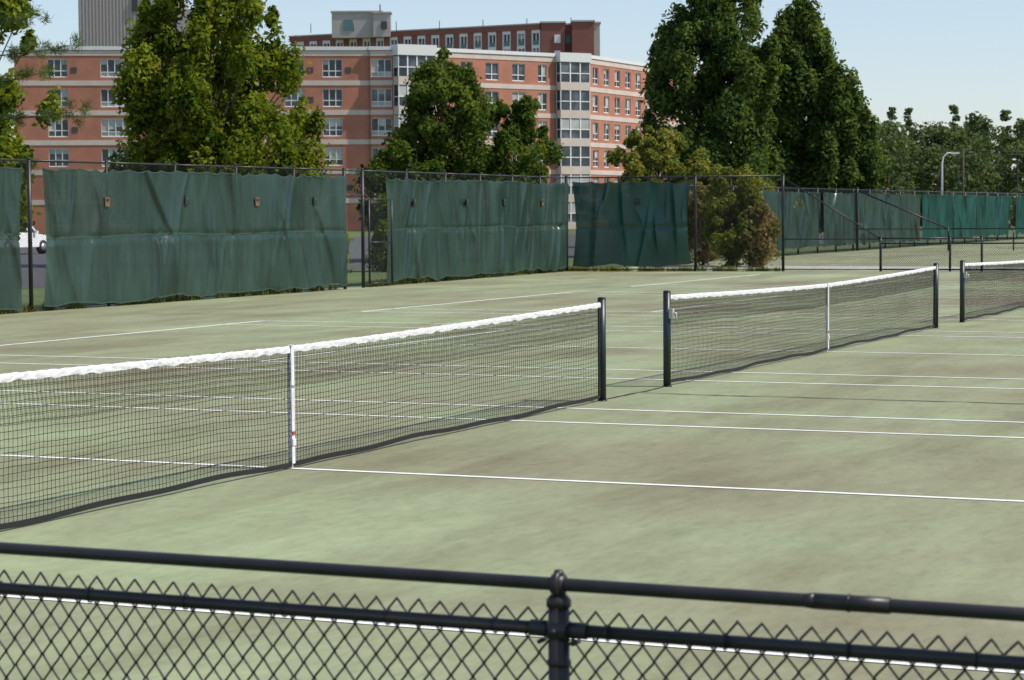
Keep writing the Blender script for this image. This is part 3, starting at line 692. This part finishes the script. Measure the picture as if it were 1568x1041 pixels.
# ------------------------------------------------------------------ cars behind the fence
m_tire=simple('tyre_rubber',(.02,.02,.02),.85); m_cg=simple('car_glass',(.02,.025,.03),.08,var=.1); m_lampm=simple('tail_lamp',(.3,.02,.02),.3)
def car(base,rz,col,suv=True,name='parked_car'):
    m=simple('car_paint',col,.25,.0,var=.03); b=B(); L=4.6; Wd=1.84; H=1.72 if suv else 1.45
    prof=[(-2.3,.35),(-2.3,.85),(-2.2,1.0),(-2.0,1.02),(.95,1.0),(2.05,.86),(2.28,.7),(2.3,.35)]
    cab=[(-2.05,1.0),(-1.8,H-.08),(-1.5,H),(.1,H),(.4,H-.06),(1.1,1.0)] if suv else [(-1.75,1.0),(-1.1,H-.05),(-.8,H),(.1,H),(.35,H-.05),(1.15,1.0)]
    def ext(pr,w0,w1,mat):
        n=len(pr); vs=[]
        zmin=min(p[1] for p in pr); zmax=max(p[1] for p in pr)
        for sg in (-1,1):
            for x,z in pr: f=(z-zmin)/(zmax-zmin); vs.append((x,sg*(w0+(w1-w0)*f),z))
        fs=[tuple(range(n-1,-1,-1)),tuple(range(n,2*n))]+[(i,(i+1)%n,n+(i+1)%n,n+i) for i in range(n)]
        b.add(vs,fs,mat)
    ext(prof,Wd/2,Wd/2-.06,0); ext(cab,Wd/2-.07,Wd/2-.22,0)
    for sg in (-1,1):
        def G(x,z): f=(z-1.0)/(H-1.0); return (x,sg*(Wd/2-.07-.15*f+.006),z)
        for (a,c_,d_,e_) in ((-1.75 if suv else -1.35,-.75,-.75,-1.55 if suv else -1.0),(-.65,.25,.1,-.65),(.32,.92,.32,.17)):
            b.add([G(a,1.06),G(c_,1.06),G(d_,H-.12),G(e_,H-.12)],[(0,1,2,3) if sg<0 else (3,2,1,0)],1)
        for x in (-1.45,1.4):
            b.tube([(x,sg*(Wd/2-.2),.34),(x,sg*(Wd/2+.01),.34)],.34,18,2); b.tube([(x,sg*(Wd/2),.34),(x,sg*(Wd/2+.025),.34)],.20,12,3)
        b.box((.75,sg*(Wd/2+.05),1.08),(.16,.16,.12),0)
    x0,z0=cab[-1]; x1,z1=cab[-2]; b.add([(x0-.02,-.72,z0+.05),(x0-.02,.72,z0+.05),(x1+.05,.62,z1-.02),(x1+.05,-.62,z1-.02)],[(0,1,2,3)],1)
    x0,z0=cab[0]; x1,z1=cab[1]; b.add([(x0+.0,-.72,z0+.06),(x0+.0,.72,z0+.06),(x1-.03,.62,z1-.02),(x1-.03,-.62,z1-.02)],[(3,2,1,0)],1)
    for sg in (-1,1): b.box((-2.3,sg*.75,.85),(.05,.22,.22),4); b.box((2.24,sg*.7,.68),(.08,.3,.14),3)
    b.box((2.3,0,.45),(.06,1.7,.2),2); b.box((-2.3,0,.45),(.06,1.7,.2),2)
    b.obj(name,[m,m_cg,m_tire,m_alu,m_lampm],COURT@Matrix.Translation((base[0],base[1],.0))@Matrix.Rotation(rz,4,'Z'))
wh=(.75,.75,.75)
for (t,s,c_,suv) in ((-58,47,wh,True),(-58,52,wh,True),(-58,60,wh,False),(-58,69,(.2,.03,.03),True),(-58,76,wh,True),(-58,90,wh,True),(-58,100,(.05,.07,.12),False),(-30.5,103,wh,True),(-30,126.5,wh,True)):
    car((t,s),math.pi/2+(math.pi if s%2>1 else 0),c_,suv)

# street lamp
b=B(); lx,ly=28.6,150
b.tube([(lx,ly,0),(lx,ly,.5)],.16,10,0); b.tube([(lx,ly,.5),(lx,ly,4.9),(lx+.08,ly,5.35),(lx+.35,ly,5.6),(lx+.65,ly,5.62)],[.08,.06,.05,.045,.04],10,0)
b.box((lx+.85,ly,5.6),(.55,.25,.1),0); b.box((lx+.88,ly,5.54),(.38,.2,.05),1)
b.obj('street_lamp',[m_frame,m_frame])
b=B()
for z in (5.55,5.75): b.tube([(30+i*4,150+i*1.5,z-.02*i*(12-i)*.12) for i in range(13)],.02,5,0)
for x,y in ((30,150),(78,168)): b.tube([(x,y,0),(x,y,5.8)],.07,8,1)
b.obj('overhead_wires',[m_blackm,m_bark])

# ------------------------------------------------------------------ sky, sun, camera
sdir=Vector((.985,-.17,0)).normalized(); el=math.radians(53)
w=bpy.data.worlds.new('World'); sc.world=w; w.use_nodes=True; nt=w.node_tree; bg=nt.nodes['Background']
sky=nt.nodes.new('ShaderNodeTexSky'); sky.sky_type='NISHITA'; sky.sun_disc=False; sky.sun_elevation=el; sky.sun_rotation=math.atan2(sdir.x,sdir.y)
sky.air_density=1.0; sky.dust_density=.4; sky.ozone_density=2.5
tint=nt.nodes.new('ShaderNodeMixRGB'); tint.blend_type='MIX'; tint.inputs[0].default_value=.30; tint.inputs[2].default_value=(4.9,5.4,6.8,1)
nt.links.new(sky.outputs[0],tint.inputs[1]); nt.links.new(tint.outputs[0],bg.inputs['Color']); bg.inputs['Strength'].default_value=.137
sun=bpy.data.lights.new('sun','SUN'); sun.energy=4.8; sun.angle=math.radians(.5); sun.color=(1,.94,.85)
so=bpy.data.objects.new('sun',sun); sc.collection.objects.link(so)
dv=Vector((sdir.x*math.cos(el),sdir.y*math.cos(el),math.sin(el))); so.rotation_euler=dv.to_track_quat('Z','Y').to_euler()

cam=bpy.data.cameras.new('camera'); co=bpy.data.objects.new('camera',cam); sc.collection.objects.link(co)
pitch,roll=.05686,-.00651
fw=Vector((0,math.cos(pitch),-math.sin(pitch))); up=Vector((0,math.sin(pitch),math.cos(pitch))); rt=Vector((1,0,0))
r2=math.cos(roll)*rt+math.sin(roll)*up; u2=-math.sin(roll)*rt+math.cos(roll)*up
M=Matrix((( r2.x,u2.x,-fw.x,0),(r2.y,u2.y,-fw.y,0),(r2.z,u2.z,-fw.z,1.91628),(0,0,0,1))); co.matrix_world=M
cam.sensor_width=36; cam.lens=3454.08/1568*36; cam.clip_start=.1; cam.clip_end=4000
cam.dof.use_dof=True; cam.dof.focus_distance=20; cam.dof.aperture_fstop=9
sc.camera=co
